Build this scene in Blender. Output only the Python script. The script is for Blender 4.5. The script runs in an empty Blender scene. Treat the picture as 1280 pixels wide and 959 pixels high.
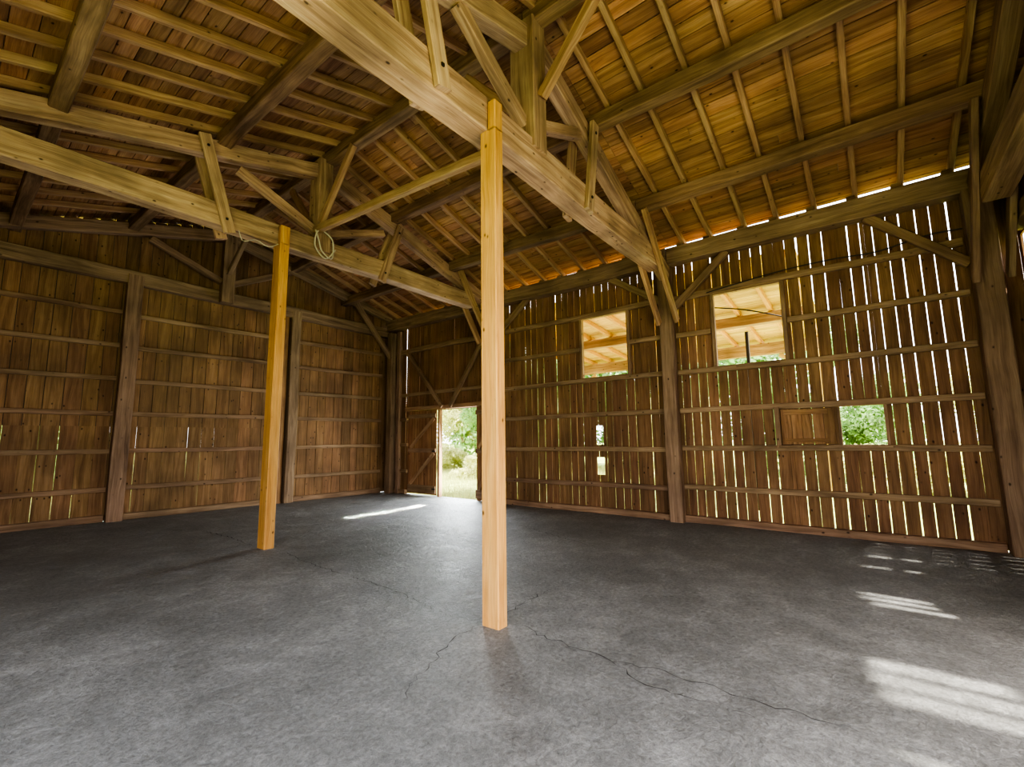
import bpy, math, random
from mathutils import Vector, Matrix
random.seed(7)
R = random.random
def U(a, b): return a + (b - a) * random.random()
SC = bpy.context.scene
COL = SC.collection

# ------------------------------------------------------------------ materials
def nodes(name):
    m = bpy.data.materials.new(name); m.use_nodes = True
    nt = m.node_tree; nt.nodes.clear()
    return m, nt
def N(nt, t, **kw):
    n = nt.nodes.new(t)
    for k, v in kw.items():
        if k.startswith('i_'):
            n.inputs[k[2:].replace('_', ' ')].default_value = v
        else: setattr(n, k, v)
    return n
def ramp(nt, stops):
    r = N(nt, 'ShaderNodeValToRGB'); e = r.color_ramp.elements
    while len(e) > 1: e.remove(e[-1])
    e[0].position = stops[0][0]; e[0].color = stops[0][1] if len(stops[0][1]) == 4 else (*stops[0][1], 1)
    for p, c in stops[1:]:
        x = e.new(p); x.color = (*c, 1) if len(c) == 3 else c
    return r
def wood(name, dark, mid, light, knot=1.0, var=0.35, rough=.75, stain=.35, hue=.007, spec=.25):
    m, nt = nodes(name); L = nt.links.new
    out = N(nt, 'ShaderNodeOutputMaterial'); b = N(nt, 'ShaderNodeBsdfPrincipled')
    b.inputs['Roughness'].default_value = rough
    b.inputs['Specular IOR Level'].default_value = spec
    uv = N(nt, 'ShaderNodeUVMap', uv_map='grain')
    # slight wobble so the grain bends
    wob = N(nt, 'ShaderNodeTexNoise'); wob.inputs['Scale'].default_value = 1.3; wob.inputs['Detail'].default_value = 1
    L(uv.outputs[0], wob.inputs['Vector'])
    wm = N(nt, 'ShaderNodeVectorMath', operation='MULTIPLY_ADD')
    L(wob.outputs['Color'], wm.inputs[0]); wm.inputs[1].default_value = (0, .09, 0); L(uv.outputs[0], wm.inputs[2])
    def scaled(sx, sy):
        s = N(nt, 'ShaderNodeMapping'); s.inputs['Scale'].default_value = (sx, sy, 1); L(wm.outputs[0], s.inputs[0]); return s
    s1 = scaled(.8, 13); n1 = N(nt, 'ShaderNodeTexNoise'); n1.inputs['Scale'].default_value = 1; n1.inputs['Detail'].default_value = 5; n1.inputs['Roughness'].default_value = .6; n1.inputs['Distortion'].default_value = .6
    L(s1.outputs[0], n1.inputs['Vector'])
    s2 = scaled(2.6, 90); n2 = N(nt, 'ShaderNodeTexNoise'); n2.inputs['Scale'].default_value = 1; n2.inputs['Detail'].default_value = 3
    L(s2.outputs[0], n2.inputs['Vector'])
    r1 = ramp(nt, [(.30, dark), (.5, mid), (.72, light)]); L(n1.outputs['Fac'], r1.inputs[0])
    # fine streaks
    f2 = N(nt, 'ShaderNodeMapRange'); f2.inputs['From Min'].default_value = .3; f2.inputs['From Max'].default_value = .7
    f2.inputs['To Min'].default_value = .78; f2.inputs['To Max'].default_value = 1.12; L(n2.outputs['Fac'], f2.inputs[0])
    # knots
    s3 = scaled(6.0, 9.5); v = N(nt, 'ShaderNodeTexVoronoi'); v.inputs['Scale'].default_value = 1; v.inputs['Randomness'].default_value = 1
    L(s3.outputs[0], v.inputs['Vector'])
    kr = ramp(nt, [(.0, (.14, .13, .12)), (.09, (.28, .26, .25)), (.14, (.80, .80, .80)), (.20, (1, 1, 1))]); L(v.outputs['Distance'], kr.inputs[0])
    sep = N(nt, 'ShaderNodeSeparateColor'); L(v.outputs['Color'], sep.inputs[0])
    kt = N(nt, 'ShaderNodeMath', operation='GREATER_THAN'); L(sep.outputs[0], kt.inputs[0]); kt.inputs[1].default_value = 1 - .22 * knot
    kw = N(nt, 'ShaderNodeMix', data_type='RGBA'); L(kt.outputs[0], kw.inputs[0]); kw.inputs[6].default_value = (1, 1, 1, 1); L(kr.outputs[0], kw.inputs[7])
    # per board tone
    at = N(nt, 'ShaderNodeAttribute', attribute_name='tone'); at.attribute_type = 'GEOMETRY'
    sp = N(nt, 'ShaderNodeSeparateColor'); L(at.outputs['Color'], sp.inputs[0])
    tv = N(nt, 'ShaderNodeMapRange'); tv.inputs['To Min'].default_value = 1 - var; tv.inputs['To Max'].default_value = 1 + var; L(sp.outputs[0], tv.inputs[0])
    th = N(nt, 'ShaderNodeMapRange'); th.inputs['To Min'].default_value = .5 - hue; th.inputs['To Max'].default_value = .5 + hue; L(sp.outputs[1], th.inputs[0])
    # large stains in the place
    tc = N(nt, 'ShaderNodeNewGeometry'); n4 = N(nt, 'ShaderNodeTexNoise'); n4.inputs['Scale'].default_value = 1.1; n4.inputs['Detail'].default_value = 4
    L(tc.outputs['Position'], n4.inputs['Vector'])
    st = N(nt, 'ShaderNodeMapRange'); st.inputs['From Min'].default_value = .3; st.inputs['From Max'].default_value = .65
    st.inputs['To Min'].default_value = 1 - stain; st.inputs['To Max'].default_value = 1.08; L(n4.outputs['Fac'], st.inputs[0])
    m1 = N(nt, 'ShaderNodeMath', operation='MULTIPLY'); L(f2.outputs[0], m1.inputs[0]); L(tv.outputs[0], m1.inputs[1])
    m2 = N(nt, 'ShaderNodeMath', operation='MULTIPLY'); L(m1.outputs[0], m2.inputs[0]); L(st.outputs[0], m2.inputs[1])
    hs = N(nt, 'ShaderNodeHueSaturation'); L(r1.outputs[0], hs.inputs['Color']); L(m2.outputs[0], hs.inputs['Value']); L(th.outputs[0], hs.inputs['Hue'])
    mx = N(nt, 'ShaderNodeMix', data_type='RGBA', blend_type='MULTIPLY'); mx.inputs[0].default_value = 1
    L(hs.outputs[0], mx.inputs[6]); L(kw.outputs[2], mx.inputs[7]); L(mx.outputs[2], b.inputs['Base Color'])
    bp = N(nt, 'ShaderNodeBump'); bp.inputs['Strength'].default_value = .35; bp.inputs['Distance'].default_value = .01
    L(n2.outputs['Fac'], bp.inputs['Height']); L(bp.outputs[0], b.inputs['Normal'])
    L(b.outputs[0], out.inputs[0])
    return m
M = {}
M['roof'] = wood('roof_board_wood', (.205, .098, .044), (.355, .188, .090), (.48, .28, .15), knot=1.3, var=.26, stain=.40)
M['rafter'] = wood('rafter_wood', (.28, .155, .082), (.42, .255, .143), (.54, .36, .215), knot=.9, var=.12)
M['wall'] = wood('wall_board_wood', (.150, .077, .037), (.225, .122, .060), (.30, .170, .088), knot=1.5, var=.17, stain=.30)
M['gable'] = wood('gable_board_wood', (.175, .094, .044), (.265, .150, .072), (.35, .21, .108), knot=2.0, var=.17, stain=.38)
M['girt'] = wood('girt_wood', (.18, .108, .062), (.29, .183, .110), (.39, .265, .17), knot=.8, var=.10)
M['old'] = wood('old_post_wood', (.16, .099, .062), (.285, .184, .118), (.385, .265, .177), knot=1.2, var=.08, stain=.3)
M['truss'] = wood('truss_wood', (.285, .175, .110), (.465, .302, .197), (.61, .435, .30), knot=2.2, var=.08, stain=.5)
M['purlin'] = wood('purlin_wood', (.135, .078, .045), (.25, .150, .089), (.37, .24, .148), knot=.8, var=.08, stain=.45)
M['post'] = wood('new_pine_wood', (.45, .215, .062), (.57, .30, .095), (.64, .375, .14), knot=2.6, var=.03, stain=.12, rough=.6)
M['leanto'] = wood('leanto_wood', (.42, .25, .08), (.62, .40, .14), (.76, .53, .23), knot=.9, var=.2, stain=.15)
M['door'] = wood('door_wood', (.18, .090, .040), (.31, .165, .078), (.42, .245, .125), knot=1, var=.12)

def concrete():
    m, nt = nodes('rough_concrete'); L = nt.links.new
    out = N(nt, 'ShaderNodeOutputMaterial'); b = N(nt, 'ShaderNodeBsdfPrincipled')
    g = N(nt, 'ShaderNodeNewGeometry')
    def noise(sc, det=5, rough=.6, dist=0):
        n = N(nt, 'ShaderNodeTexNoise'); n.inputs['Scale'].default_value = sc; n.inputs['Detail'].default_value = det
        n.inputs['Roughness'].default_value = rough; n.inputs['Distortion'].default_value = dist
        L(g.outputs['Position'], n.inputs['Vector']); return n
    big = noise(.55, 6, .62, .6); mid = noise(3.2, 8, .72, .4); fine = noise(26, 7, .8, .5); grit = noise(120, 3, .7)
    base = ramp(nt, [(.30, (.095, .098, .096)), (.5, (.185, .190, .187)), (.70, (.34, .345, .342))])
    mixn = N(nt, 'ShaderNodeMix'); mixn.inputs[0].default_value = .55; L(big.outputs['Fac'], mixn.inputs[2]); L(mid.outputs['Fac'], mixn.inputs[3]); L(mixn.outputs[0], base.inputs[0])
    fr = N(nt, 'ShaderNodeMapRange'); fr.inputs['From Min'].default_value = .32; fr.inputs['From Max'].default_value = .68; fr.inputs['To Min'].default_value = .52; fr.inputs['To Max'].default_value = 1.48; L(fine.outputs['Fac'], fr.inputs[0])
    gr = N(nt, 'ShaderNodeMapRange'); gr.inputs['From Min'].default_value = .3; gr.inputs['From Max'].default_value = .7; gr.inputs['To Min'].default_value = .8; gr.inputs['To Max'].default_value = 1.2; L(grit.outputs['Fac'], gr.inputs[0])
    mm = N(nt, 'ShaderNodeMath', operation='MULTIPLY'); L(fr.outputs[0], mm.inputs[0]); L(gr.outputs[0], mm.inputs[1])
    hs = N(nt, 'ShaderNodeHueSaturation'); L(base.outputs[0], hs.inputs['Color']); L(mm.outputs[0], hs.inputs['Value'])
    L(hs.outputs[0], b.inputs['Base Color'])
    rr = N(nt, 'ShaderNodeMapRange'); rr.inputs['To Min'].default_value = .34; rr.inputs['To Max'].default_value = .72; L(mid.outputs['Fac'], rr.inputs[0]); L(rr.outputs[0], b.inputs['Roughness'])
    add = N(nt, 'ShaderNodeMath', operation='MULTIPLY_ADD'); L(mid.outputs['Fac'], add.inputs[0]); add.inputs[1].default_value = 2.2; L(fine.outputs['Fac'], add.inputs[2])
    bp = N(nt, 'ShaderNodeBump'); bp.inputs['Strength'].default_value = .9; bp.inputs['Distance'].default_value = .02
    L(add.outputs[0], bp.inputs['Height']); L(bp.outputs[0], b.inputs['Normal']); L(b.outputs[0], out.inputs[0])
    return m
M['floor'] = concrete()
def plain(name, col, rough=.8, metal=0, noise=0, nscale=5, trans=0):
    m, nt = nodes(name); L = nt.links.new
    out = N(nt, 'ShaderNodeOutputMaterial'); b = N(nt, 'ShaderNodeBsdfPrincipled')
    b.inputs['Roughness'].default_value = rough; b.inputs['Metallic'].default_value = metal
    b.inputs['Base Color'].default_value = (*col, 1)
    if noise:
        g = N(nt, 'ShaderNodeNewGeometry'); n = N(nt, 'ShaderNodeTexNoise'); n.inputs['Scale'].default_value = nscale; n.inputs['Detail'].default_value = 4
        L(g.outputs['Position'], n.inputs['Vector'])
        r = ramp(nt, [(.3, tuple(c * (1 - noise) for c in col)), (.7, tuple(min(1, c * (1 + noise)) for c in col))]); L(n.outputs['Fac'], r.inputs[0]); L(r.outputs[0], b.inputs['Base Color'])
        if trans:
            t = N(nt, 'ShaderNodeBsdfTranslucent'); L(r.outputs[0], t.inputs[0]); mx = N(nt, 'ShaderNodeMixShader'); mx.inputs[0].default_value = trans
            L(b.outputs[0], mx.inputs[1]); L(t.outputs[0], mx.inputs[2]); L(mx.outputs[0], out.inputs[0]); return m
    L(b.outputs[0], out.inputs[0]); return m
M['crack'] = plain('crack_and_gap_dark', (.045, .042, .04), .95)
M['metal'] = plain('dark_iron', (.06, .05, .045), .5, .8)
M['rope'] = plain('grey_rope', (.45, .40, .32), .9)
M['grass'] = plain('sunlit_grass', (.36, .44, .13), .9, 0, .55, 1.6)
M['leafA'] = plain('leaf_green', (.34, .50, .20), .6, 0, .55, 1.2, .5)
M['leafB'] = plain('leaf_yellow_green', (.62, .62, .30), .6, 0, .4, 1.2, .5)
M['bark'] = plain('bark', (.16, .12, .08), .9, 0, .4, 6)
M['tin'] = plain('roof_sheet', (.25, .23, .21), .7)

# ------------------------------------------------------------------ mesh builder
class MB:
    def __init__(s): s.v = []; s.f = []; s.uv = []; s.t = []
    def box(s, c, ax, ay, az, L, W, H, tone=None, wob=0):
        """box centred at c, axes ax (grain) ay az, full sizes; chamfered long edges"""
        ax, ay, az = Vector(ax), Vector(ay), Vector(az); c = Vector(c)
        b = min(.012, .12 * min(W, H)); k = len(s.v)
        prof = [(-W/2+b, -H/2), (W/2-b, -H/2), (W/2, -H/2+b), (W/2, H/2-b), (W/2-b, H/2), (-W/2+b, H/2), (-W/2, H/2-b), (-W/2, -H/2+b)]
        nseg = 1 if not wob else max(2, int(L / .6)); tone = tone or (R(), R(), R())
        ou, ov = U(0, 60), U(0, 60)
        per = [0]; 
        for i in range(8):
            a, d = prof[i], prof[(i+1) % 8]; per.append(per[-1] + math.hypot(a[0]-d[0], a[1]-d[1]))
        ph1, ph2 = U(0, 6), U(0, 6)
        for j in range(nseg + 1):
            x = -L/2 + L * j / nseg
            oy = wob * math.sin(x * 1.3 + ph1); oz = wob * math.sin(x * 1.7 + ph2)
            sc = 1 + (U(-.03, .03) if wob else 0)
            for (y, z) in prof: s.v.append(c + ax * x + ay * (y * sc + oy) + az * (z * sc + oz))
        for j in range(nseg):
            for i in range(8):
                a = k + j*8 + i; d = k + j*8 + (i+1) % 8
                s.f.append((a, d, d+8, a+8))
                u0, u1 = ou + L*j/nseg, ou + L*(j+1)/nseg
                s.uv += [(u0, ov+per[i]), (u0, ov+per[i+1]), (u1, ov+per[i+1]), (u1, ov+per[i])]; s.t += [tone]*4
        for j, rev in ((0, True), (nseg, False)):
            idx = [k + j*8 + i for i in range(8)]
            pr = list(prof)
            if rev: idx.reverse(); pr.reverse()
            s.f.append(tuple(idx)); s.uv += [(ou + p[0]*.15, ov + p[1]) for p in pr]; s.t += [(tone[0]*.8, tone[1], tone[2])]*8
        return s
    def bar(s, p0, p1, W, H, up=(0, 0, 1), tone=None, wob=0):
        """W across, H along up"""
        p0, p1 = Vector(p0), Vector(p1); ax = (p1 - p0); L = ax.length; ax.normalize()
        ay = Vector(up).cross(ax)
        if ay.length < 1e-4: ay = Vector((1, 0, 0)).cross(ax)
        ay.normalize(); az = ax.cross(ay)
        return s.box((p0 + p1) / 2, ax, ay, az, L, W, H, tone, wob)
    def build(s, name, mat, parent=None, origin=None):
        me = bpy.data.meshes.new(name)
        o3 = Vector(origin) if origin else sum(s.v, Vector()) / len(s.v)
        if parent is not None: o3 = Vector((0, 0, 0))
        base = parent_world(parent) if parent is not None else Vector((0, 0, 0))
        me.from_pydata([v - o3 - base for v in s.v], [], s.f)
        me.uv_layers.new(name='grain'); me.color_attributes.new('tone', 'FLOAT_COLOR', 'CORNER')
        u = me.uv_layers['grain']; a = me.color_attributes['tone']
        u.data.foreach_set('uv', [c for p in s.uv for c in p]); a.data.foreach_set('color', [c for p in s.t for c in (*p, 1)])
        me.materials.append(mat); me.update()
        o = bpy.data.objects.new(name, me); COL.objects.link(o)
        if parent is not None: o.parent = parent
        else: o.location = o3
        return o
WL = {}
def parent_world(p):
    v = Vector((0, 0, 0))
    while p is not None: v = v + p.location; p = p.parent
    return v
def empty(name, loc):
    e = bpy.data.objects.new(name, None); e.location = loc; e.empty_display_size = .2; COL.objects.link(e); return e
def tag(o, label, cat, group=None, kind='thing'):
    o['label'] = label; o['category'] = cat; o['kind'] = kind
    if group: o['group'] = group
    return o
def struct(o): o['kind'] = 'structure'; return o
def stick(name, p0, p1, W, H, mat, label=None, cat=None, group=None, parent=None, up=(0, 0, 1), wob=0, tone=None):
    o = MB().bar(p0, p1, W, H, up, tone, wob).build(name, M[mat], parent)
    if label: tag(o, label, cat, group)
    return o

# ------------------------------------------------------------------ the plan of the place
EX = 9.2            # inner face of the boards of the slatted side wall
WX = -1.95          # opposite side wall, behind the camera
def GY(x): return 12.5 + (9.2 - x) * .055      # inner face of the far gable boards
NY = -1.85          # near gable
def FZ(x, y):       # the worn concrete dips a little in the middle of the barn
    def sm(t): t = max(0, min(1, t)); return t*t*(3-2*t)
    d = min(sm((8.9 - x) / 1.6), sm((GY(x) - .3 - y) / 2.2))
    return -.08 * d
FR = [-1.6, 3.0, 7.95, 12.45]                   # frames along the barn
RZ = [7.02, 6.97, 7.17, 7.12]                   # ridge height (top of ridge purlin)
RX = 4.28
def lerp(a, b, t): return a + (b - a) * t
def ridge(y):
    if y <= FR[0]: return RZ[0]
    for i in range(3):
        if y <= FR[i+1]: return lerp(RZ[i], RZ[i+1], (y-FR[i])/(FR[i+1]-FR[i]))
    return RZ[3]
EZ = 5.525
def roofz(x, y):   # underside of the common rafters
    zr = ridge(y)
    if x >= RX: return zr + (EZ - zr) * (x - RX) / (9.08 - RX)
    return zr - .278 * (RX - x)

# ------------------------------------------------------------------ floor
nx, ny = 90, 110
vs, fs = [], []
x0, x1, y0, y1 = -2.1, 9.32, -2.0, 13.3
for j in range(ny + 1):
    for i in range(nx + 1):
        x = x0 + (x1-x0)*i/nx; y = y0 + (y1-y0)*j/ny
        vs.append((x, y, FZ(x, y) + .006*math.sin(x*1.7+y*.9)*math.sin(y*1.3-x*.4)))
for j in range(ny):
    for i in range(nx):
        a = j*(nx+1)+i; fs.append((a, a+1, a+nx+2, a+nx+1))
me = bpy.data.meshes.new('floor'); me.from_pydata(vs, [], fs); me.materials.append(M['floor'])
floor = bpy.data.objects.new('floor', me); COL.objects.link(floor); struct(floor)
for p in me.polygons: p.use_smooth = True

# cracks in the slab, thin jagged strips let into the surface
def crack(pts, w):
    rnd = random.Random(int(pts[0][0]*1000))
    P = []
    for i in range(len(pts)-1):
        a, b = Vector((*pts[i], 0)), Vector((*pts[i+1], 0)); n = max(2, int((b-a).length/.055))
        for k in range(n):
            q = a.lerp(b, k/n); d = (b-a).normalized(); nn = Vector((-d.y, d.x, 0))
            P.append(q + nn * rnd.uniform(-.03, .03))
    P.append(Vector((*pts[-1], 0)))
    v, f = [], []
    for i, q in enumerate(P):
        d = (P[min(i+1, len(P)-1)] - P[max(i-1, 0)]).normalized(); nn = Vector((-d.y, d.x, 0))
        ww = w * .75 * rnd.uniform(.15, 1.4) * math.sin(math.pi * min(1, (i + 1)/(len(P)+1)))**.5
        for sg in (-1, 1):
            r = q + nn*ww*sg; v.append((r.x, r.y, FZ(r.x, r.y) + .006*math.sin(r.x*1.7+r.y*.9)*math.sin(r.y*1.3-r.x*.4) + .0025))
        if i: k = 2*i; f.append((k-2, k-1, k+1, k))
    m = bpy.data.meshes.new('crack'); m.from_pydata(v, [], f); m.materials.append(M['crack'])
    o = bpy.data.objects.new('crack', m); COL.objects.link(o); o.parent = floor
for c in [
    ([(3.50, 2.70), (3.38, 2.42), (3.39, 2.2), (3.35, 1.91), (3.35, 1.67), (3.19, 1.41), (3.17, 1.19), (3.2, .97), (3.22, .7)], .006),
    ([(3.35, 1.67), (3.43, 1.33), (3.43, 1.06), (3.42, .75), (3.42, .49), (3.42, .2)], .005),
    ([(3.24, 2.97), (3.11, 2.98), (2.8, 2.92), (2.27, 2.69), (1.99, 2.5)], .005), ([(3.42, 2.9), (3.68, 2.94), (4.0, 3.0), (4.43, 3.01)], .005),
    ([(3.39, 8.07), (3.48, 9.22), (3.36, 10.67)], .008), ([(3.55, 7.65), (3.41, 6.17), (3.41, 4.95), (3.34, 3.97), (3.23, 3.37), (3.30, 3.0)], .006),
    ([(6.39, 8.17), (5.93, 6.19), (5.69, 5.2)], .007), ([(7.4, 5.87), (7.0, 4.65), (6.42, 3.26)], .006)]: crack(*c)

# ------------------------------------------------------------------ slatted side wall (right)
def boards(mb, u0, u1, width, gapf, place, openings, zlo, zhi, thick=.026):
    """vertical boards from u0 to u1; openings = [(ua, ub, za, zb)]"""
    u = u0
    while u < u1 - .03:
        w = width * U(.86, 1.12)
        a, b = u, min(u + w, u1)
        tone = (R(), R(), R()); off = U(-.004, .004); tilt = U(-.0035, .0035)
        eds = sorted({a, b} | {e for o_ in openings for e in o_[:2] if a + .004 < e < b - .004})
        for sa, sb in zip(eds[:-1], eds[1:]):
            um = (sa+sb)/2; z = zlo; segs = []
            for (za, zb) in sorted((za, zb) for (ua, ub, za, zb) in openings if ua < um < ub):
                if za > z: segs.append((z, za))
                z = max(z, zb)
            segs.append((z, zhi(um)))
            for (za, top) in segs:
                if top - za > .02: place(mb, sa, sb, za, top, thick, off, tone, tilt)
        u = b + max(0, gapf((a+b)/2))
def placeE(mb, a, b, za, zb, th, off, tone, tilt):
    c = Vector((EX + th/2 + off, (a+b)/2, (za+zb)/2)); az = Vector((0, tilt, 1)).normalized(); ay = Vector((0, 1, -tilt)).normalized()
    mb.box(c, az, ay, az.cross(ay), zb-za, b-a, th, tone)
W1 = (1.08, 2.2, 2.96, 4.36); W2 = (4.02, 5.12, 3.0, 4.38); H3 = (-.18, .38, 1.46, 2.09)
V1 = (4.68, 4.86, 1.48, 1.9); V2 = (4.67, 4.86, .82, 1.2); DR = (8.40, 11.30, -.1, 2.52)
def gapE(y):
    if y < -1.45: g = 0
    elif y < 3: g = U(.009, .017) if R() > .06 else .002
    elif y < 7.9: g = U(.010, .021) if R() > .12 else .003
    else: g = random.choice([.001, .002, .002, .012, .001])
    return g
mb = MB()
boards(mb, NY, 11.54, .168, gapE, placeE, [W1, W2, H3, V1, V2, DR], .03, lambda y: 5.40)
boards(mb, 11.575, 12.5, .17, lambda y: .002, placeE, [], .03, lambda y: 5.40)
wr = struct(mb.build('wall_right', M['wall']))

def Erail(y0_, y1_, z, h=.10, t=.075, name='wall_rail', mat='girt', label=None, group='horizontal rails of the slatted side wall', wob=.006, x=None):
    return stick(name, ((x or EX) - t/2, y0_, z), ((x or EX) - t/2, y1_, z), t, h, mat, label, 'rail', group, wob=wob)
ordn = ['lowest', 'second', 'third', 'fourth', 'fifth', 'sixth']
bay1 = 'side wall bay right of the middle wall post'
for i, z in enumerate([.66, 1.41, 2.14, 2.90]):
    Erail(-1.30, 2.95, z, label=f'{ordn[i]} weathered horizontal rail up the {bay1}')
Erail(-1.30, 1.0, 3.66, label='weathered rail between the big unglazed window and the near corner post')
Erail(2.28, 2.95, 3.66, label='short weathered rail between big unglazed window and middle wall post')
Erail(-1.30, 2.95, 4.44, h=.12, label='weathered header rail over the larger unglazed window of the side wall', wob=.012)
bay2 = 'side wall bay between the new pine posts and the middle post'
bay2 = 'side wall bay holding the two small slots'
for i, z in enumerate([.61, 1.38, 2.15, 2.93]):
    Erail(3.2, 7.82, z, label=f'{ordn[i]} weathered horizontal rail up the {bay2}')
Erail(3.2, 3.95, 3.68, label='short rail between narrower unglazed window and middle wall post')
Erail(5.2, 7.82, 3.68, label='rail left of the narrower unglazed window, behind the front pine post')
Erail(3.2, 7.82, 4.45, h=.12, label='weathered header rail over the narrower unglazed window', wob=.012)
Erail(8.08, 12.1, 4.46, h=.15, t=.1, label='uppermost rail of the wall bay above the barn doorway', wob=.012)
Erail(8.08, 12.1, 3.06, label='rail crossed by two diagonal braces above the barn doorway')
Erail(8.08, 11.5, 2.60, h=.12, t=.09, label='sun bleached header rail directly on top of the doorway', mat='rafter')
for i, z in enumerate([.69, 1.50, 2.28]):
    Erail(11.42, 12.1, z, label=f'{ordn[i]} short rail between the doorway and the far corner post')
for a, b, nm in ((-1.3, 2.95, bay1), (3.2, 7.82, bay2)):
    Erail(a, b, .06, h=.13, t=.12, name='wall_sill', label=f'bottom sill board in the {nm}', group='sill boards of the side wall')
Erail(11.42, 12.1, .06, h=.13, t=.12, name='wall_sill', label='short bottom sill board between doorway and far corner', group='sill boards of the side wall')
# wall plates under the eave
PL = [(-1.75, 3.0, 5.27, 5.30), (3.0, 7.95, 5.30, 5.33), (7.95, 12.3, 5.33, 5.38)]
pn = ['near corner post and middle wall post', 'middle wall post and post behind the front pine post', 'hidden wall post and the far corner']
for (a, b, za, zb), n_ in zip(PL, pn):
    stick('eave_plate', (9.06, a+.01, za), (9.06, b-.01, zb), .24, .34, 'old', f'eave plate beam between {n_}', 'beam', 'eave plates of the side wall', wob=.008)
# posts of the side wall
def wpost(y, label, x=9.03, w=.24, t=.20, top=5.12, base=.0):
    return stick('wall_post', (x, y, base), (x, y, top), t, w, 'old', label, 'post', 'weathered wall posts', up=(0, 1, 0), wob=.006)
wpost(3.08, 'thick weathered middle post of the side wall between the two unglazed windows', w=.26)
wpost(7.96, 'side wall post almost hidden behind the front pine post')
wpost(12.1, 'far corner post beside the opening left of the door', w=.24, x=9.02)
wpost(-1.47, 'dark thick near corner post of the side wall, at the frame edge', w=.30, t=.26)
stick('corner_stud', (9.12, 11.82, .0), (9.12, 11.82, 5.15), .12, .16, 'old', 'slim stud beside the tall bright slit in the far corner', 'stud', up=(0, 1, 0))
# wall braces
def wbrace(ya, za, yb, zb, label, x=9.06, w=.09, h=.14, mat='girt'):
    stick('wall_brace', (x, ya, za), (x, yb, zb), w, h, mat, label, 'brace', 'diagonal braces on the walls')
wbrace(1.88, 5.14, 2.98, 4.18, 'diagonal brace from eave plate to middle post above larger unglazed window')
wbrace(-.22, 5.12, -1.33, 4.06, 'diagonal brace from eave plate down to the near corner post')
wbrace(4.30, 5.15, 3.20, 4.42, 'diagonal brace from eave plate to middle post on its left side')
wbrace(6.6, 5.18, 7.82, 4.25, 'short diagonal brace beside the top of the hidden wall post')
wbrace(11.4, 4.40, 9.78, 2.60, 'left diagonal of the pair forming a V above the doorway', x=9.10, w=.07, h=.13)
wbrace(8.15, 4.40, 9.45, 2.60, 'right diagonal of the pair forming a V above the doorway', x=9.10, w=.07, h=.13)
# windows (unglazed openings) with frames
def opening_frame(name, o, fw=.07, dep=.09, mat='girt', sun=True):
    ya, yb, za, zb = o
    e = empty(name, (EX, (ya+yb)/2, za)); struct(e)
    x = EX - .01
    for (p, q) in (((x, ya-fw/2, za-fw), (x, ya-fw/2, zb+fw)), ((x, yb+fw/2, za-fw), (x, yb+fw/2, zb+fw))):
        stick('jamb', p, q, dep, fw, mat, parent=e, up=(0, 1, 0))
    stick('head', (x, ya-.001, zb+fw/2), (x, yb+.001, zb+fw/2), dep, fw, mat, parent=e)
    stick('window_sill', (x, ya-.001, za-fw/2), (x, yb+.001, za-fw/2), dep+.03, fw, mat, parent=e)
    return e
opening_frame('window_1', W1, mat='girt'); opening_frame('window_2', W2, mat='girt'); opening_frame('window_3', H3, fw=.04, dep=.07)
# sliding shutter pushed open beside the hatch
sh = empty('hatch_shutter', (9.15, .85, 1.46)); tag(sh, 'small sliding board shutter pushed open left of the square hatch', 'shutter')
m_ = MB(); y = .46
while y < 1.22:
    m_.box((9.155, y+.075, 1.775), (0, 0, 1), (0, 1, 0), (-1, 0, 0), .60, .15, .022); y += .154
m_.build('board_panel', M['door'], sh)
stick('batten', (9.13, .55, 2.02), (9.13, 1.18, 2.02), .03, .08, 'door', parent=sh)
stick('batten', (9.13, .55, 1.54), (9.13, 1.18, 1.54), .03, .06, 'door', parent=sh)
stick('stop_post', (9.13, 1.28, 1.42), (9.13, 1.28, 2.12), .06, .08, 'girt', parent=sh, up=(0, 1, 0))
stick('guide_rail', (9.12, -.24, 1.435), (9.12, 1.28, 1.435), .07, .04, 'girt', parent=sh)
# barn door
d1 = empty('door_1', (9.2, 9.9, 0)); struct(d1)
stick('door_frame', (9.2, 9.98, .0), (9.2, 9.98, 2.54), .12, .09, 'rafter', parent=d1, up=(0, 1, 0))
stick('door_frame', (9.2, 8.42, .0), (9.2, 8.42, 2.54), .12, .08, 'rafter', parent=d1, up=(0, 1, 0))
def leaf(ya, yb, x, label, hinge_low):
    e = empty('barn_door_leaf', (x, (ya+yb)/2, .04)); tag(e, label, 'door', 'ledged and braced barn door leaves')
    mb = MB(); y = min(ya, yb)
    while y < max(ya, yb) - .02:
        w = min(.18, max(ya, yb) - y); mb.box((x, y+w/2, 1.28), (0, 0, 1), (0, 1, 0), (-1, 0, 0), 2.46, w-.003, .026); y += w
    mb.build('board_panel', M['door'], e)
    a, b = min(ya, yb), max(ya, yb)
    for z, h in ((.20, .22), (1.33, .12), (2.36, .12)): stick('ledge', (x-.035, a+.01, z), (x-.035, b-.01, z), .035, h, 'girt', parent=e)
    for z0, z1 in ((.33, 1.25), (1.42, 2.28)): stick('brace', (x-.037, b-.12, z0), (x-.037, a+.08, z1), .03, .11, 'rafter', parent=e)
    stick('hinge_strap', (x-.056, a, 1.31), (x-.056, a+.14, 1.31), .008, .04, 'metal', parent=e); stick('hinge_strap', (x-.056, a, .22), (x-.056, a+.14, .22), .008, .05, 'metal', parent=e)
    return e
leaf(10.03, 11.28, 9.12, 'brown barn door leaf with Z bracing left of the bright doorway', 1)
# the other leaf stands swung inwards by the front pine post
e2 = leaf(7.62, 8.36, 9.03, 'dark barn door leaf partly hidden behind the front pine post', 0)

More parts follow.
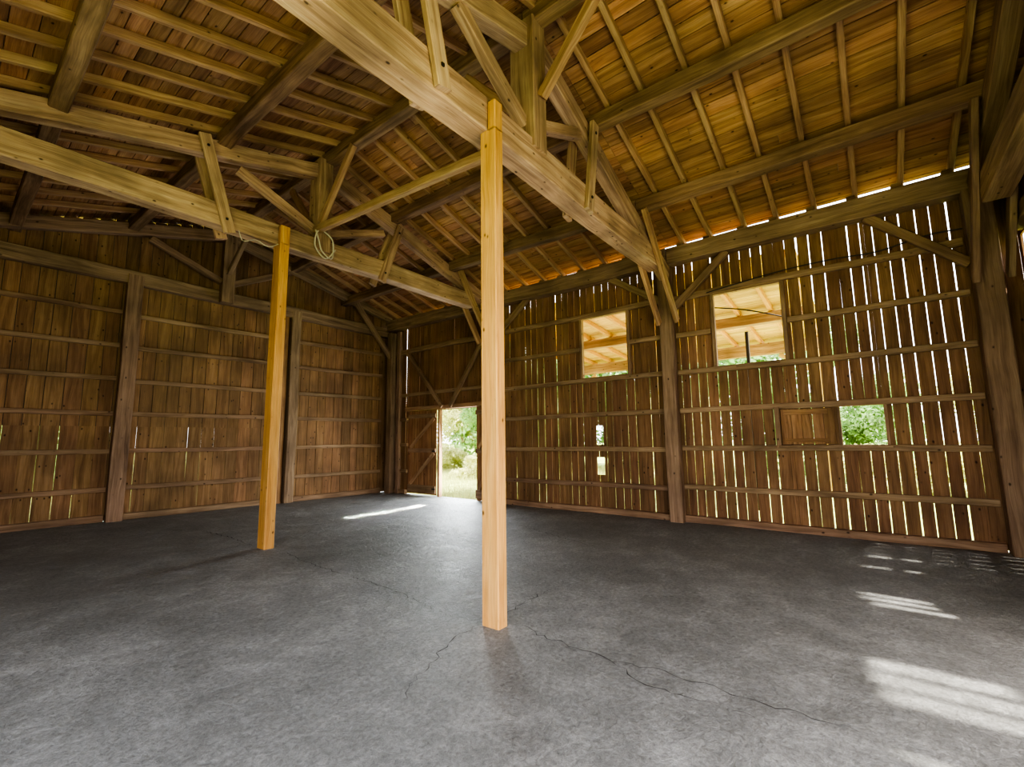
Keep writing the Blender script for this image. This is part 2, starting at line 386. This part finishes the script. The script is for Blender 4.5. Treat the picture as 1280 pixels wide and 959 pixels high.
# ------------------------------------------------------------------ far gable wall
gd = Vector((1, -.055, 0)).normalized(); gn = Vector((.055, 1, 0)).normalized()
def placeG(mb, a, b, za, zb, th, off, tone, tilt):
    x = (a+b)/2; c = Vector((x, GY(x), (za+zb)/2)) + gn*(th/2+off); az = (Vector((0, 0, 1)) + gd*tilt).normalized(); ay = (gd - Vector((0, 0, tilt))).normalized()
    mb.box(c, az, ay, az.cross(ay), zb-za, b-a, th, tone)
mb = MB(); mj = MB()
# tall boards; a thin open joint below 2 m on the left part only
u = WX
while u < 9.25:
    w = .262 * U(.85, 1.1); b_ = min(u+w, 9.28); top = roofz((u+b_)/2, 12.5) + .118; tone = (R(), R(), R()); off = U(-.005, .005)
    low = 2.0 if u < 5.6 else 0
    g = .008
    if u < 9: mj.box(Vector((b_, GY(b_), (2.0 + top - .12)/2 if low else top/2 - .05)) + gn*.046, (0, 0, 1), gd, Vector((0, 0, 1)).cross(gd), (top-2.12 if low else top-.14), .05, .02, (.0, .5, 0))
    if low:
        shr = U(.002, .0055) if R() < .85 else 0
        placeG(mb, u, b_-shr, .02, 2.0, .026, off, tone, U(-.002, .002)); placeG(mb, u, b_-.010, 2.0, top, .026, off, tone, 0)
    else: placeG(mb, u, b_-.010, .02, top, .026, off, tone, 0)
    u = b_ - .001
struct(mb.build('wall_back', M['gable'])); struct(mj.build('joint_shade_batten', M['crack']))  # battens behind the joints carry the gap shade in their near-black colour
def Grail(xa, xb, za, zb, w=.06, h=.10, name='wall_rail', mat='girt', label=None, cat='rail', group='horizontal rails of the far gable wall', off=0, wob=.005):
    d = w/2 + off
    return stick(name, Vector((xa, GY(xa), za)) - gn*d, Vector((xb, GY(xb), zb)) - gn*d, w, h, mat, label, cat, group, wob=wob)
gsec = [(WX+.05, 2.33, 'far gable wall left of its left post', [.66, 1.47, 2.28, 3.04, 3.78, 4.54]),
        (2.65, 5.86, 'far gable wall between its two posts', [.68, 1.47, 2.28, 3.0, 3.76, 4.48]),
        (6.2, 8.92, 'far gable wall between right post and far corner', [.67, 1.48, 2.28, 2.99, 3.74, 4.46])]
for a, b, n_, zs in gsec:
    for i, z in enumerate(zs): Grail(a, b, z, z, label=f'{ordn[i]} horizontal rail of the {n_}')
    Grail(a, b, .07, .07, w=.10, h=.14, name='wall_sill', label=f'bottom sill board of the {n_}', group='sill boards of the gable wall')
def gpost(xc, label, w=.27, t=.2, top=5.05):
    stick('wall_post', Vector((xc, GY(xc), 0)) - gn*(t/2), Vector((xc, GY(xc), top)) - gn*(t/2), t, w, 'old', label, 'post', 'weathered wall posts', up=gd, wob=.006)
gpost(2.49, 'left weathered post standing against the far gable wall', w=.28, top=5.38, t=.24)
gpost(6.04, 'weathered post against the far gable wall right of the rear pine post', w=.25, top=5.3, t=.24)
stick('wall_stud', Vector((5.80, GY(5.8), 0)) - gn*.08, Vector((5.80, GY(5.8), 5.1)) - gn*.08, .16, .14, 'door', 'dark narrow stud close beside the gable post behind the rear pine post', 'stud', up=gd)
# gable truss
gt = empty('roof_truss', (4.25, 12.3, 5.1)); tag(gt, 'weathered timber truss set flat against the far gable wall', 'truss', 'timber roof trusses')
def G3(x, z, off): 
    v = Vector((x, GY(x), z)) - gn*off; return v
def gp(name, xa, za, xb, zb, w, h, off, mat='old'): return stick(name, G3(xa, za, off), G3(xb, zb, off), w, h, mat, parent=gt, wob=.006)
gp('tie_beam', WX+.1, 5.42, 9.05, 5.17, .20, .30, .13)
gp('principal_rafter', 4.25, 6.86, 9.05, 5.62, .18, .26, .30)
gp('principal_rafter', 4.25, 6.86, WX+.1, 5.33, .18, .26, .30)
stick('king_post', G3(4.24, 5.1, .34), G3(4.24, 6.98, .34), .22, .28, 'old', parent=gt, up=gd)
gp('strut', 4.10, 5.62, 2.66, 6.27, .12, .15, .32); gp('strut', 4.36, 5.62, 5.6, 6.24, .12, .15, .32)
gp('corner_brace', 7.70, 5.92, 9.1, 4.2, .10, .16, .40)
stick('ridge_brace', G3(4.24, 5.85, .40), (4.24, 11.15, 6.78), .10, .12, 'old', parent=gt)

# ------------------------------------------------------------------ trusses
def truss(y0, nm, label, tie_z, tie_h, tie_w, xL, xR, kx, ktop, kbot, pr, hr, hl, sr, sl, br, krail):
    t = empty('roof_truss', (kx, y0, tie_z)); tag(t, label, 'truss', 'timber roof trusses')
    P = lambda n, a, b, w, h, yy=0, mat='truss', up=(0, 0, 1), wob=.005: stick(n, (a[0], y0+yy, a[1]), (b[0], y0+yy, b[1]), w, h, mat, parent=t, up=up, wob=wob)
    # tie beam made of two timbers scarfed at the hanger
    P('tie_beam', (xL, tie_z+tie_h/2), (xR, tie_z+tie_h/2), tie_w, tie_h, wob=.008)
    for (a, b, hh) in pr: P('principal_rafter', a, b, .20, hh, wob=.007)
    stick('king_post', (kx, y0, kbot), (kx, y0, ktop), .36, .27, 'truss', parent=t, up=(1, 0, 0))
    for (a, b) in (hr, hl):
        for s_ in (-1, 1):
            hg = P('hanger', a, b, .07, .17, s_*(tie_w/2+.037), up=(1, 0, 0), wob=0)
            for f_ in (.12, .86):
                q = Vector((lerp(a[0], b[0], f_), y0 + s_*(tie_w/2+.075), lerp(a[1], b[1], f_)))
                stick('bolt', q, q + Vector((0, s_*.012, 0)), .035, .035, 'metal', parent=hg)
    P('strut', *sr, .13, .15, 0, wob=0); P('strut', *sl, .13, .15, 0, wob=0)
    for (a, b) in br:
        for s_ in (-1, 1): P('knee_brace', a, b, .07, .17, s_*(tie_w/2+.037), mat='rafter', up=(0, 0, 1), wob=0)
    return t
tA = truss(3.0, 'A', 'big pale timber truss spanning overhead above the front pine post', 4.79, .38, .28, WX+.05, 8.30, 4.20, 6.80, 5.06,
    [((4.22, 6.64), (8.78, 4.86), .28), ((4.22, 6.60), (WX, 4.86), .28)],
    ((5.62, 6.22), (5.36, 4.76)), ((2.28, 6.20), (2.61, 4.82)),
    ((4.30, 5.52), (5.42, 6.02)), ((4.08, 5.40), (2.95, 6.10)),
    [((7.42, 5.66), (8.86, 3.90))], 0)
tB = truss(7.95, 'B', 'weathered timber truss resting on the rear pine post', 5.04, .37, .26, WX+.05, 8.40, 4.20, 7.0, 5.16,
    [((4.22, 6.86), (8.80, 5.40), .27), ((4.22, 6.80), (WX, 5.22), .27)],
    ((5.96, 6.30), (5.50, 4.94)), ((2.18, 6.42), (2.62, 4.94)),
    ((4.28, 5.58), (5.62, 6.08)), ((4.10, 5.58), (2.74, 6.16)),
    [((7.82, 5.86), (8.90, 4.22))], 0)
stick('ridge_brace', (4.2, 2.80, 5.74), (4.16, 1.98, 6.60), .10, .13, 'rafter', parent=tA)
stick('ridge_brace', (4.2, 3.20, 5.74), (4.2, 4.05, 6.66), .10, .13, 'rafter', parent=tA)
stick('ridge_brace', (4.12, 7.75, 5.70), (4.12, 6.75, 6.82), .09, .13, 'rafter', parent=tB)
stick('ridge_brace', (4.2, 8.15, 5.70), (4.2, 9.15, 6.86), .09, .13, 'rafter', parent=tB)
stick('ridge_rail', (4.13, 3.19, 5.28), (4.08, 7.86, 5.56), .11, .13, 'rafter', 'slender horizontal rail linking the king posts of the two open trusses', 'rail', wob=.008)
# near end truss
tN = empty('roof_truss', (4.2, -1.55, 4.8)); tag(tN, 'near end truss by the camera side gable, seen at the top corner', 'truss', 'timber roof trusses')
for n_, a, b, w, h, yy in [('tie_beam', (WX, 4.75), (8.1, 4.75), .26, .36, 0), ('principal_rafter', (4.2, 6.72), (8.9, 5.12), .2, .28, 0), ('principal_rafter', (4.2, 6.72), (WX, 5.0), .2, .28, 0),
        ('knee_brace', (7.50, 5.70), (8.86, 3.75), .07, .18, .17), ('knee_brace', (7.50, 5.70), (8.86, 3.75), .07, .18, -.17), ('strut', (4.3, 5.4), (5.8, 6.0), .13, .15, 0), ('king_post', (4.2, 4.8), (4.2, 6.85), .2, .27, 0)]:
    stick(n_, (a[0], -1.50+yy, a[1]), (b[0], -1.50+yy, b[1]), w, h, 'old', parent=tN, wob=.004)

# ------------------------------------------------------------------ new pine posts
def pine(x0, x1, y0, y1, yn, shoulder, top, label):
    xc = (x0+x1)/2; z0 = FZ(xc, y0) - .002
    m_ = MB(); t_ = (.5, .5, .5)
    m_.box((xc, (y0+y1)/2, (z0+shoulder)/2), (0, 0, 1), (1, 0, 0), (0, 1, 0), shoulder-z0, x1-x0, y1-y0, t_)
    m_.box((xc, (y0+yn)/2, (shoulder+top)/2-.005), (0, 0, 1), (1, 0, 0), (0, 1, 0), top-shoulder+.01, x1-x0, yn-y0, t_)
    o = m_.build('support_post', M['post'], origin=(xc, (y0+y1)/2, z0)); tag(o, label, 'post', 'new pine support posts'); return o
pA = pine(3.255, 3.385, 2.750, 2.955, 2.853, 4.79, 5.10, 'tall fresh pine post in the foreground, notched under the front truss')
pB = pine(3.385, 3.545, 7.720, 7.975, 7.812, 5.04, 5.36, 'fresh pine post further back left of the foreground post')

# ------------------------------------------------------------------ purlins
# (x of near bottom edge, top x offset) at each frame: y, {line: (x, zbottom)}
PU = {'ridge': [(4.16, 6.80), (4.10, 6.75), (4.18, 6.95), (4.15, 6.92)],
      'upper right': [(5.72, 6.24), (5.68, 6.22), (5.76, 6.38), (5.72, 6.34)],
      'lower right': [(7.50, 5.68), (7.48, 5.68), (7.50, 5.80), (7.42, 5.80)],
      'upper left': [(2.36, 6.24), (2.38, 6.24), (2.40, 6.40), (2.20, 6.34)],
      'lower left': [(.46, 5.76), (.48, 5.76), (.50, 5.88), (.50, 5.82)],
      'eave left': [(WX+.02, 5.10)]*4}
YY = [-1.95, 3.0, 7.95, 12.95]
bays = ['in the bay nearest the camera', 'between the two open trusses', 'between rear truss and far gable']
for ln, pts in PU.items():
    for i in range(3):
        (xa, za), (xb, zb) = pts[i], pts[i+1]
        w, h = (.19, .22) if ln != 'ridge' else (.20, .22)
        nm = 'ridge_beam' if ln == 'ridge' else 'roof_purlin'
        yb = YY[i+1] if i < 2 else GY(xb) - .02
        lb = f'dark ridge beam {bays[i]}' if ln == 'ridge' else f'{ln.split()[0]} purlin under the {ln.split()[1]} roof slope {bays[i]}'
        stick(nm, (xa+w/2, YY[i]+.004, za+h/2), (xb+w/2, yb-.004, zb+h/2), w, h, 'purlin', lb, 'beam', 'roof purlins', wob=.006)
# common rafters
ords = ['first', 'second', 'third', 'fourth', 'fifth', 'sixth', 'seventh', 'eighth', 'ninth', 'tenth', 'eleventh', 'twelfth', 'thirteenth', 'fourteenth', 'fifteenth', 'sixteenth',
        'seventeenth', 'eighteenth', 'nineteenth', 'twentieth', 'twenty-first', 'twenty-second', 'twenty-third', 'twenty-fourth', 'twenty-fifth', 'twenty-sixth', 'twenty-seventh']
ys = [3.27 + .567*k for k in range(-8, 17)]
for k, y in enumerate(reversed(ys)):
    y += U(-.03, .03); h = .115
    z0_, z1_ = roofz(RX+.03, y), roofz(9.26, y)
    stick('roof_rafter', (RX+.03, y, z0_+h/2-.01), (9.26, y, z1_+h/2-.01), .075, h, 'rafter', f'{ords[k]} pale rafter from the far gable across the right roof slope', 'rafter', 'common rafters of the right roof slope', wob=.005)
    rf = SC.collection.objects[-1]; zt = roofz(9.03, y); stick('packing_block', (9.0, y+.06, zt-.05), (9.12, y+.06, zt-.05), .12, .10, 'purlin', parent=rf)
ys = [3.40 + .575*k for k in range(-8, 16)]
for k, y in enumerate(reversed(ys)):
    y += U(-.03, .03)
    stick('roof_rafter', (RX-.03, y, roofz(RX-.03, y)+h/2-.01), (WX-.3, y, roofz(WX-.3, y)+h/2-.01), .075, h, 'rafter', f'{ords[k]} brown rafter from the far gable across the left roof slope', 'rafter', 'common rafters of the left roof slope', wob=.005)
# roof boarding
mb = MB()
segs = [(-2.3, 3.0), (3.0, 7.95), (7.95, 13.2)]
for side in (1, -1):
    xa, xb = (RX, 9.22) if side > 0 else (RX, WX-.5)
    L_ = abs(xb-xa); s_ = 0
    while s_ < L_ - .02:
        w = .20 * U(.8, 1.15); w = min(w, L_-s_)
        cut = U(0, 1.5)
        for (ya, yb) in segs:
            # butt joints staggered inside a bay
            cuts = sorted([ya, yb] + ([U(ya+1, yb-1)] if R() < .5 else []))
            for c0, c1 in zip(cuts[:-1], cuts[1:]):
                xm = xa + side*(s_ + w/2)
                p0 = Vector((xm, c0+.002, roofz(xm, c0) + .105 + .013)); p1 = Vector((xm, c1-.002, roofz(xm, c1) + .105 + .013))
                zr = ridge((c0+c1)/2); sl = (roofz(xm+.1, (c0+c1)/2) - roofz(xm-.1, (c0+c1)/2)) / .2
                up = Vector((-sl, 0, 1)).normalized()
                ww = (w - U(.005, .014)) * math.sqrt(1+sl*sl)
                off = U(0, .006)
                mb.bar(p0 + up*off, p1 + up*off, ww, .024, up)
        s_ += w
struct(mb.build('ceiling', M['roof']))
# roof covering above the boards
v = []; f = []
for j, y in enumerate([-2.35, 3.0, 7.95, 13.25]):
    for x in (WX-.55, RX, 9.22): v.append((x, y, roofz(x, y) + .175))
for j in range(3):
    for i in range(2): a = j*3+i; f.append((a, a+1, a+4, a+3))
me = bpy.data.meshes.new('roof'); me.from_pydata(v, [], f); me.materials.append(M['tin'])
o = bpy.data.objects.new('trim_1', me); COL.objects.link(o); struct(o)

# ------------------------------------------------------------------ near gable and left wall (mostly behind the camera)
def placeNy(mb, a, b, za, zb, th, off, tone, tilt):
    mb.box(((a+b)/2, NY-th/2+off, (za+zb)/2), (0, 0, 1), (1, 0, 0), (0, -1, 0), zb-za, b-a, th, tone)
mb = MB()
ops = [(-1.2, 2.6, -.1, 4.2), (3.93, 4.12, 2.5, 4.1), (4.17, 4.36, 2.4, 4.2), (4.42, 4.60, 2.6, 4.25), (5.98, 6.06, 2.9, 4.2), (6.15, 6.22, 3.1, 4.4), (6.30, 6.37, 3.2, 4.4), (7.60, 7.635, 2.9, 4.4), (8.10, 8.14, 2.9, 4.3), (3.30, 3.35, 2.6, 4.0), (8.84, 9.06, 4.02, 4.34)]
boards(mb, WX, 7.95, .22, lambda x: .001, placeNy, ops, .02, lambda x: roofz(x, NY)+.1)
boards(mb, 7.95, 9.2, .17, lambda x: .007, placeNy, ops, .02, lambda x: roofz(x, NY)+.1)
struct(mb.build('wall_front', M['wall']))
for i, z in enumerate([.7, 1.43, 2.15, 2.9, 3.55]):
    stick('wall_rail', (6.9, NY+.045, z), (8.88, NY+.045, z), .09, .13, 'girt', f'{ordn[i]} rail of the near gable wall beside the near corner post', 'rail', 'rails of the near gable wall', wob=.004)
stick('wall_rail', (WX, NY+.06, 4.45), (8.88, NY+.06, 4.45), .12, .2, 'girt', 'thick upper rail of the near gable wall high at the frame edge', 'rail', 'rails of the near gable wall', wob=.004)
mb = MB()
def placeW(mb, a, b, za, zb, th, off, tone, tilt):
    mb.box((WX-th/2+off, (a+b)/2, (za+zb)/2), (0, 0, 1), (0, 1, 0), (-1, 0, 0), zb-za, b-a, th, tone)
boards(mb, NY, 13.1, .22, lambda x: .001, placeW, [(-.8, 4.6, -.1, 4.0)], .02, lambda x: 5.72)
struct(mb.build('wall_left', M['wall']))

def cable(name, pts, rad, mat, label=None, cat=None, parent=None):
    P = [Vector(p) for p in pts]; Q_ = []
    for i in range(len(P)-1):
        a, b, c_, d_ = P[max(i-1, 0)], P[i], P[i+1], P[min(i+2, len(P)-1)]
        for k in range(6):
            t = k/6; Q_.append(.5*((2*b) + (c_-a)*t + (2*a-5*b+4*c_-d_)*t*t + (3*b-a-3*c_+d_)*t**3))
    Q_.append(P[-1]); v, f = [], []; o3 = P[0]
    for i, q in enumerate(Q_):
        t = (Q_[min(i+1, len(Q_)-1)] - Q_[max(i-1, 0)]).normalized(); n1 = t.orthogonal().normalized(); n1 = Vector((1, .01, .02)).cross(t).normalized() if abs(t.x) < .95 else Vector((0, 1, 0)).cross(t).normalized(); n2 = t.cross(n1)
        for k in range(8): an = k*math.pi/4; v.append(q - o3 + n1*rad*math.cos(an) + n2*rad*math.sin(an))
        if i:
            for k in range(8): a = (i-1)*8; f.append((a+k, a+(k+1) % 8, a+8+(k+1) % 8, a+8+k))
    m = bpy.data.meshes.new(name); m.from_pydata(v, [], f); m.materials.append(M[mat]); m.polygons.foreach_set('use_smooth', [True]*len(f))
    o = bpy.data.objects.new(name, m); COL.objects.link(o); o.location = o3
    if label: tag(o, label, cat)
    return o
cable('electric_cable', [(9.10, 2.3, 4.42), (9.09, 1.1, 4.54), (9.085, .3, 4.56), (9.085, -.3, 4.53), (9.08, -.9, 4.62), (9.05, -1.3, 4.60)], .011, 'metal', 'thin dark cable drooping along the header rail above the big window', 'cable')
cable('rope_lashing', [(4.0, 7.72, 5.5), (4.06, 7.70, 5.3), (4.12, 7.69, 5.12), (4.3, 7.69, 5.02), (4.36, 7.72, 5.2), (4.3, 7.69, 5.42), (4.05, 7.69, 5.5), (4.0, 7.72, 5.2), (4.2, 7.70, 5.0), (4.42, 7.75, 5.25)], .014, 'rope', 'grey rope lashed around the foot of the rear truss king post', 'rope')
cable('rope_lashing', [(2.72, 7.70, 5.0), (2.8, 7.72, 4.86), (3.0, 7.74, 4.95), (3.2, 7.74, 4.90), (3.38, 7.78, 5.02)], .008, 'rope', 'pale cord slung under the rear truss beside the rear pine post', 'rope')
cable('electric_cable', [(9.36, 2.3, 4.18), (9.36, 1.7, 4.02), (9.36, 1.0, 3.74)], .012, 'metal', 'thin cable hanging across the larger unglazed window outside', 'cable')

# ------------------------------------------------------------------ lean-to roof outside the side wall
lt = empty('lean_to_roof', (12, 3, 4)); tag(lt, 'golden boarded lean-to roof seen outside through both unglazed windows', 'roof')
def LZ(x): return 4.98 - .085*(x - 9.3)
mb = MB(); x = 9.3
while x < 15.3:
    for c0, c1 in ((.8, 4.6), (4.6, 8.9)): mb.bar((x+.1, c0, LZ(x+.1)+.02), (x+.1, c1, LZ(x+.1)+.02), .193, .024, (.085, 0, 1))
    x += .2
mb.build('roof_boards', M['leanto'], lt)
for k in range(12):
    y = .95 + .70*k
    stick('rafter', (9.3, y, LZ(9.3)-.07), (15.3, y, LZ(15.3)-.07), .08, .13, 'post', parent=lt)
for x, h in ((12.2, .26), (15.0, .34)): stick('purlin', (x, .8, LZ(x)-.14-h/2), (x, 8.9, LZ(x)-.14-h/2), .2, h, 'rafter', parent=lt)
for y in (.9, 5.6, 8.75): stick('post', (15.0, y, 0), (15.0, y, LZ(15)-.14-.34), .2, .2, 'leanto', parent=lt, up=(1, 0, 0))
stick('knee_brace', (15.0, .95, 3.3), (15.0, 1.9, 3.98), .1, .12, 'leanto', parent=lt)
stick('knee_brace', (15.0, 8.7, 3.2), (15.0, 7.85, 3.98), .1, .12, 'leanto', parent=lt)
stick('slim_pole', (11.4, 2.07, 0), (11.4, 2.07, 4.02), .07, .07, 'metal', 'thin dark upright pole outside behind the larger unglazed window', 'pole', up=(1, 0, 0))

# ------------------------------------------------------------------ outside ground and trees
vs, fs = [], []; n = 40
for j in range(n+1):
    for i in range(n+1):
        x = -60 + 150*i/n; y = -60 + 150*j/n
        d = max(0, math.hypot(x-4, y-5) - 14)
        vs.append((x, y, -.14 + .9*min(1, d/60) + .05*math.sin(x*.7)*math.cos(y*.6)))
for j in range(n):
    for i in range(n): a = j*(n+1)+i; fs.append((a, a+1, a+n+2, a+n+1))
me = bpy.data.meshes.new('g'); me.from_pydata(vs, [], fs); me.materials.append(M['grass'])
o = bpy.data.objects.new('ground', me); COL.objects.link(o); struct(o)

def leaf_mesh(name, n, shape, size, mat, seed):
    rr = random.Random(seed); v, f = [], []
    blobs = [(Vector((rr.uniform(-1, 1)*shape[0], rr.uniform(-1, 1)*shape[1], rr.uniform(-.95, 1)*shape[2])), rr.uniform(.3, .62)) for _ in range(26)]
    for _ in range(n):
        c, r = rr.choice(blobs); d = Vector((rr.gauss(0, 1), rr.gauss(0, 1), rr.gauss(0, 1))).normalized()
        p = c + Vector((d.x*r*shape[0], d.y*r*shape[1], d.z*r*shape[2]*.8)) * rr.uniform(.75, 1.05)
        a = Vector((rr.gauss(0, 1), rr.gauss(0, 1), rr.gauss(0, 1))).normalized(); b = a.cross(d)
        if b.length < .1: continue
        b.normalize(); s_ = size * rr.uniform(.6, 1.4); k = len(v)
        v += [p - a*s_, p + b*s_*.45, p + a*s_, p - b*s_*.45]; f.append((k, k+1, k+2, k+3))
    me = bpy.data.meshes.new(name); me.from_pydata(v, [], f); me.materials.append(mat); return me
crA = leaf_mesh('crown', 16000, (2.3, 2.3, 2.9), .13, M['leafA'], 1)
crB = leaf_mesh('crown', 12000, (2.0, 2.0, 2.2), .11, M['leafB'], 2)
bu = leaf_mesh('bush', 6000, (1.2, 1.2, .8), .09, M['leafB'], 3)
tm = MB().bar((0, 0, -.2), (.1, 0, 3.2), .26, .26, (1, 0, 0)); 
tmb = tm
def tree(x, y, s_, me, label, zc=3.4):
    e = empty('leafy_tree', (x, y, -.1)); tag(e, label, 'tree', 'trees outside')
    c = bpy.data.objects.new('crown', me); COL.objects.link(c); c.parent = e; c.location = (0, 0, zc*s_); c.scale = (s_, s_, s_); c.rotation_euler = (0, 0, U(0, 6))
    t = MB().bar((x, y, -.2), (x + .1, y, zc*s_), .28*s_, .28*s_, (1, 0, 0), wob=.05).build('trunk', M['bark'], e)
    return e
TR = [(19.0, 14.5, 1.0, crA, 'dense green tree right of centre in the doorway view', 2.6), (24.0, 23.5, 1.3, crB, 'yellow green tree in the left half of the doorway view', 3.0),
      (26.0, 19.0, 1.5, crA, 'tall green tree filling the top of the doorway view', 3.2), (21.5, .2, .62, crA, 'green tree filling the square hatch opening', 2.9), (24.5, 4.6, 1.25, crA, 'green tree below the lean-to eave in the larger window', 3.0),
      (24.0, -4.5, .8, crB, 'yellow green tree behind the slats near the corner post', 2.7), (20.5, 7.2, .85, crB, 'low yellow green tree glimpsed through the two slots', 2.0), (23.5, 11.5, 1.1, crA, 'green tree glimpsed through slats beside the front pine post', 2.8),
      (2.0, 27.0, 1.6, crA, 'green tree behind the far gable wall boards', 2.6), (-3.0, 26.0, 1.6, crB, 'yellow green tree behind the left gable boards', 2.6)]
for t_ in TR: tree(*t_)
for x, y, s_, lb in [(15.5, 13.8, .8, 'low yellowish bush outside at the right side of the doorway'), (17.0, 18.5, 1.0, 'pale bush outside in the middle of the doorway view'), (17.3, -.9, 1.0, 'bright low bush at the bottom of the square hatch'), (18.0, 5.8, .9, 'low bush seen through the lower small slot')]:
    b = bpy.data.objects.new('bush', bu); COL.objects.link(b); b.location = (x, y, .5*s_ - .1); b.scale = (s_,)*3; tag(b, lb, 'bush', 'bushes outside')

rr = random.Random(11); v, f = [], []
for _ in range(26000):
    x = rr.uniform(9.6, 24); y = rr.uniform(8.3, 12 + (x-9)*1.1)
    if rr.random() < .35 and x < 13: continue
    h = rr.uniform(.06, .28) * (1 if x < 14 else 1.6); a = rr.uniform(0, 6.28); d = Vector((math.cos(a), math.sin(a), 0)); k = len(v)
    dd = max(0, math.hypot(x-4, y-5) - 14); z = -.14 + .9*min(1, dd/60)
    p = Vector((x, y, z)); v += [p - d*.012, p + d*.012, p + Vector((rr.uniform(-.1, .1), rr.uniform(-.1, .1), h))]; f.append((k, k+1, k+2))
me = bpy.data.meshes.new('grass'); me.from_pydata(v, [], f); me.materials.append(M['leafB'])
o = bpy.data.objects.new('grass', me); COL.objects.link(o); tag(o, 'sunlit long grass outside the open barn doorway', 'grass', kind='stuff')

# ------------------------------------------------------------------ light
w = bpy.data.worlds.new('World'); SC.world = w; w.use_nodes = True; nt = w.node_tree; nt.nodes.clear()
out = N(nt, 'ShaderNodeOutputWorld'); bg = N(nt, 'ShaderNodeBackground'); sky = N(nt, 'ShaderNodeTexSky')
sky.sky_type = 'NISHITA'; sky.sun_disc = False; sky.sun_elevation = math.radians(60); sky.sun_rotation = math.radians(180); sky.air_density = 1; sky.dust_density = 4
mixw = N(nt, 'ShaderNodeMix', data_type='RGBA'); mixw.inputs[0].default_value = .6; nt.links.new(sky.outputs[0], mixw.inputs[6]); mixw.inputs[7].default_value = (9, 9, 9.2, 1)
nt.links.new(mixw.outputs[2], bg.inputs[0]); bg.inputs[1].default_value = .6; nt.links.new(bg.outputs[0], out.inputs[0])
def lamp(name, typ, loc, direction, energy, color=(1, 1, 1), **kw):
    l = bpy.data.lights.new(name, typ); l.energy = energy; l.color = color
    for k, v_ in kw.items(): setattr(l, k, v_)
    o = bpy.data.objects.new(name, l); COL.objects.link(o); o.location = loc
    o.rotation_euler = Vector(direction).to_track_quat('-Z', 'Y').to_euler(); return o
lamp('sun', 'SUN', (0, -20, 40), (.0, .47, -1), 12, (1, .93, .80), angle=math.radians(1.6))
lamp('left_fill_light', 'AREA', (WX+.05, 5.4, 1.5), (1, .1, -.12), 60, (1, .97, .94), shape='RECTANGLE', size=6.0, size_y=2.4)  # unseen fill lamp added to lift the far floor and gable
lamp('near_doorway_light', 'AREA', (3.4, NY+.06, 1.2), (.04, 1, .06), 165, (1, .90, .82), shape='RECTANGLE', size=5.0, size_y=2.2)
lamp('far_doorway_skylight', 'AREA', (9.35, 9.2, 1.3), (-1, -.12, -.12), 165, (.90, .96, 1), shape='RECTANGLE', size=1.4, size_y=2.3)
for k in range(4):
    d = Vector((-1, 0, -.69)).normalized(); up = Vector((-.69, 0, 1)).normalized()
    tgt = Vector((6.2 + .56*k, 9.36, 0)); q = tgt - d * 6.3
    lamp('door_strip_lamp', 'AREA', q, d, 11, (1, .95, .85), shape='RECTANGLE', size=.30, size_y=.24, spread=math.radians(1.2))  # narrow lamps added outside to draw the bright strip on the floor
lamp('lean_to_fill', 'AREA', (12.4, 4.9, 2.7), (0, 0, 1), 115, (1, .84, .56), shape='RECTANGLE', size=5, size_y=7.5)  # added upward lamp that brightens the underside of the lean-to

# ------------------------------------------------------------------ camera
cd = bpy.data.cameras.new('camera'); cam = bpy.data.objects.new('camera', cd); COL.objects.link(cam)
cd.sensor_width = 36; cd.lens = 565.5/1280*36; cd.clip_start = .05; cd.clip_end = 500
pi_, ro, ya = math.radians(7.153), math.radians(-.69), math.radians(-51.75)
c, s = math.cos(ya), math.sin(ya); M1 = Matrix(((c, s, 0), (-s, c, 0), (0, 0, 1)))
c, s = math.cos(pi_), math.sin(pi_); M2 = Matrix(((1, 0, 0), (0, c, s), (0, -s, c)))
c, s = math.cos(ro), math.sin(ro); M3 = Matrix(((c, 0, s), (0, 1, 0), (-s, 0, c)))
Q = M3 @ M2 @ M1
rot = Matrix((Q[0], Q[2], -Q[1])).transposed()
cam.matrix_world = Matrix.Translation((0, 0, 1.6)) @ rot.to_4x4()
SC.camera = cam
SC.view_settings.view_transform = 'AgX'
SC.view_settings.look = 'AgX - High Contrast'
SC.view_settings.exposure = .45
SC.cycles.use_denoising = True
SC.cycles.max_bounces = 8; SC.cycles.diffuse_bounces = 5
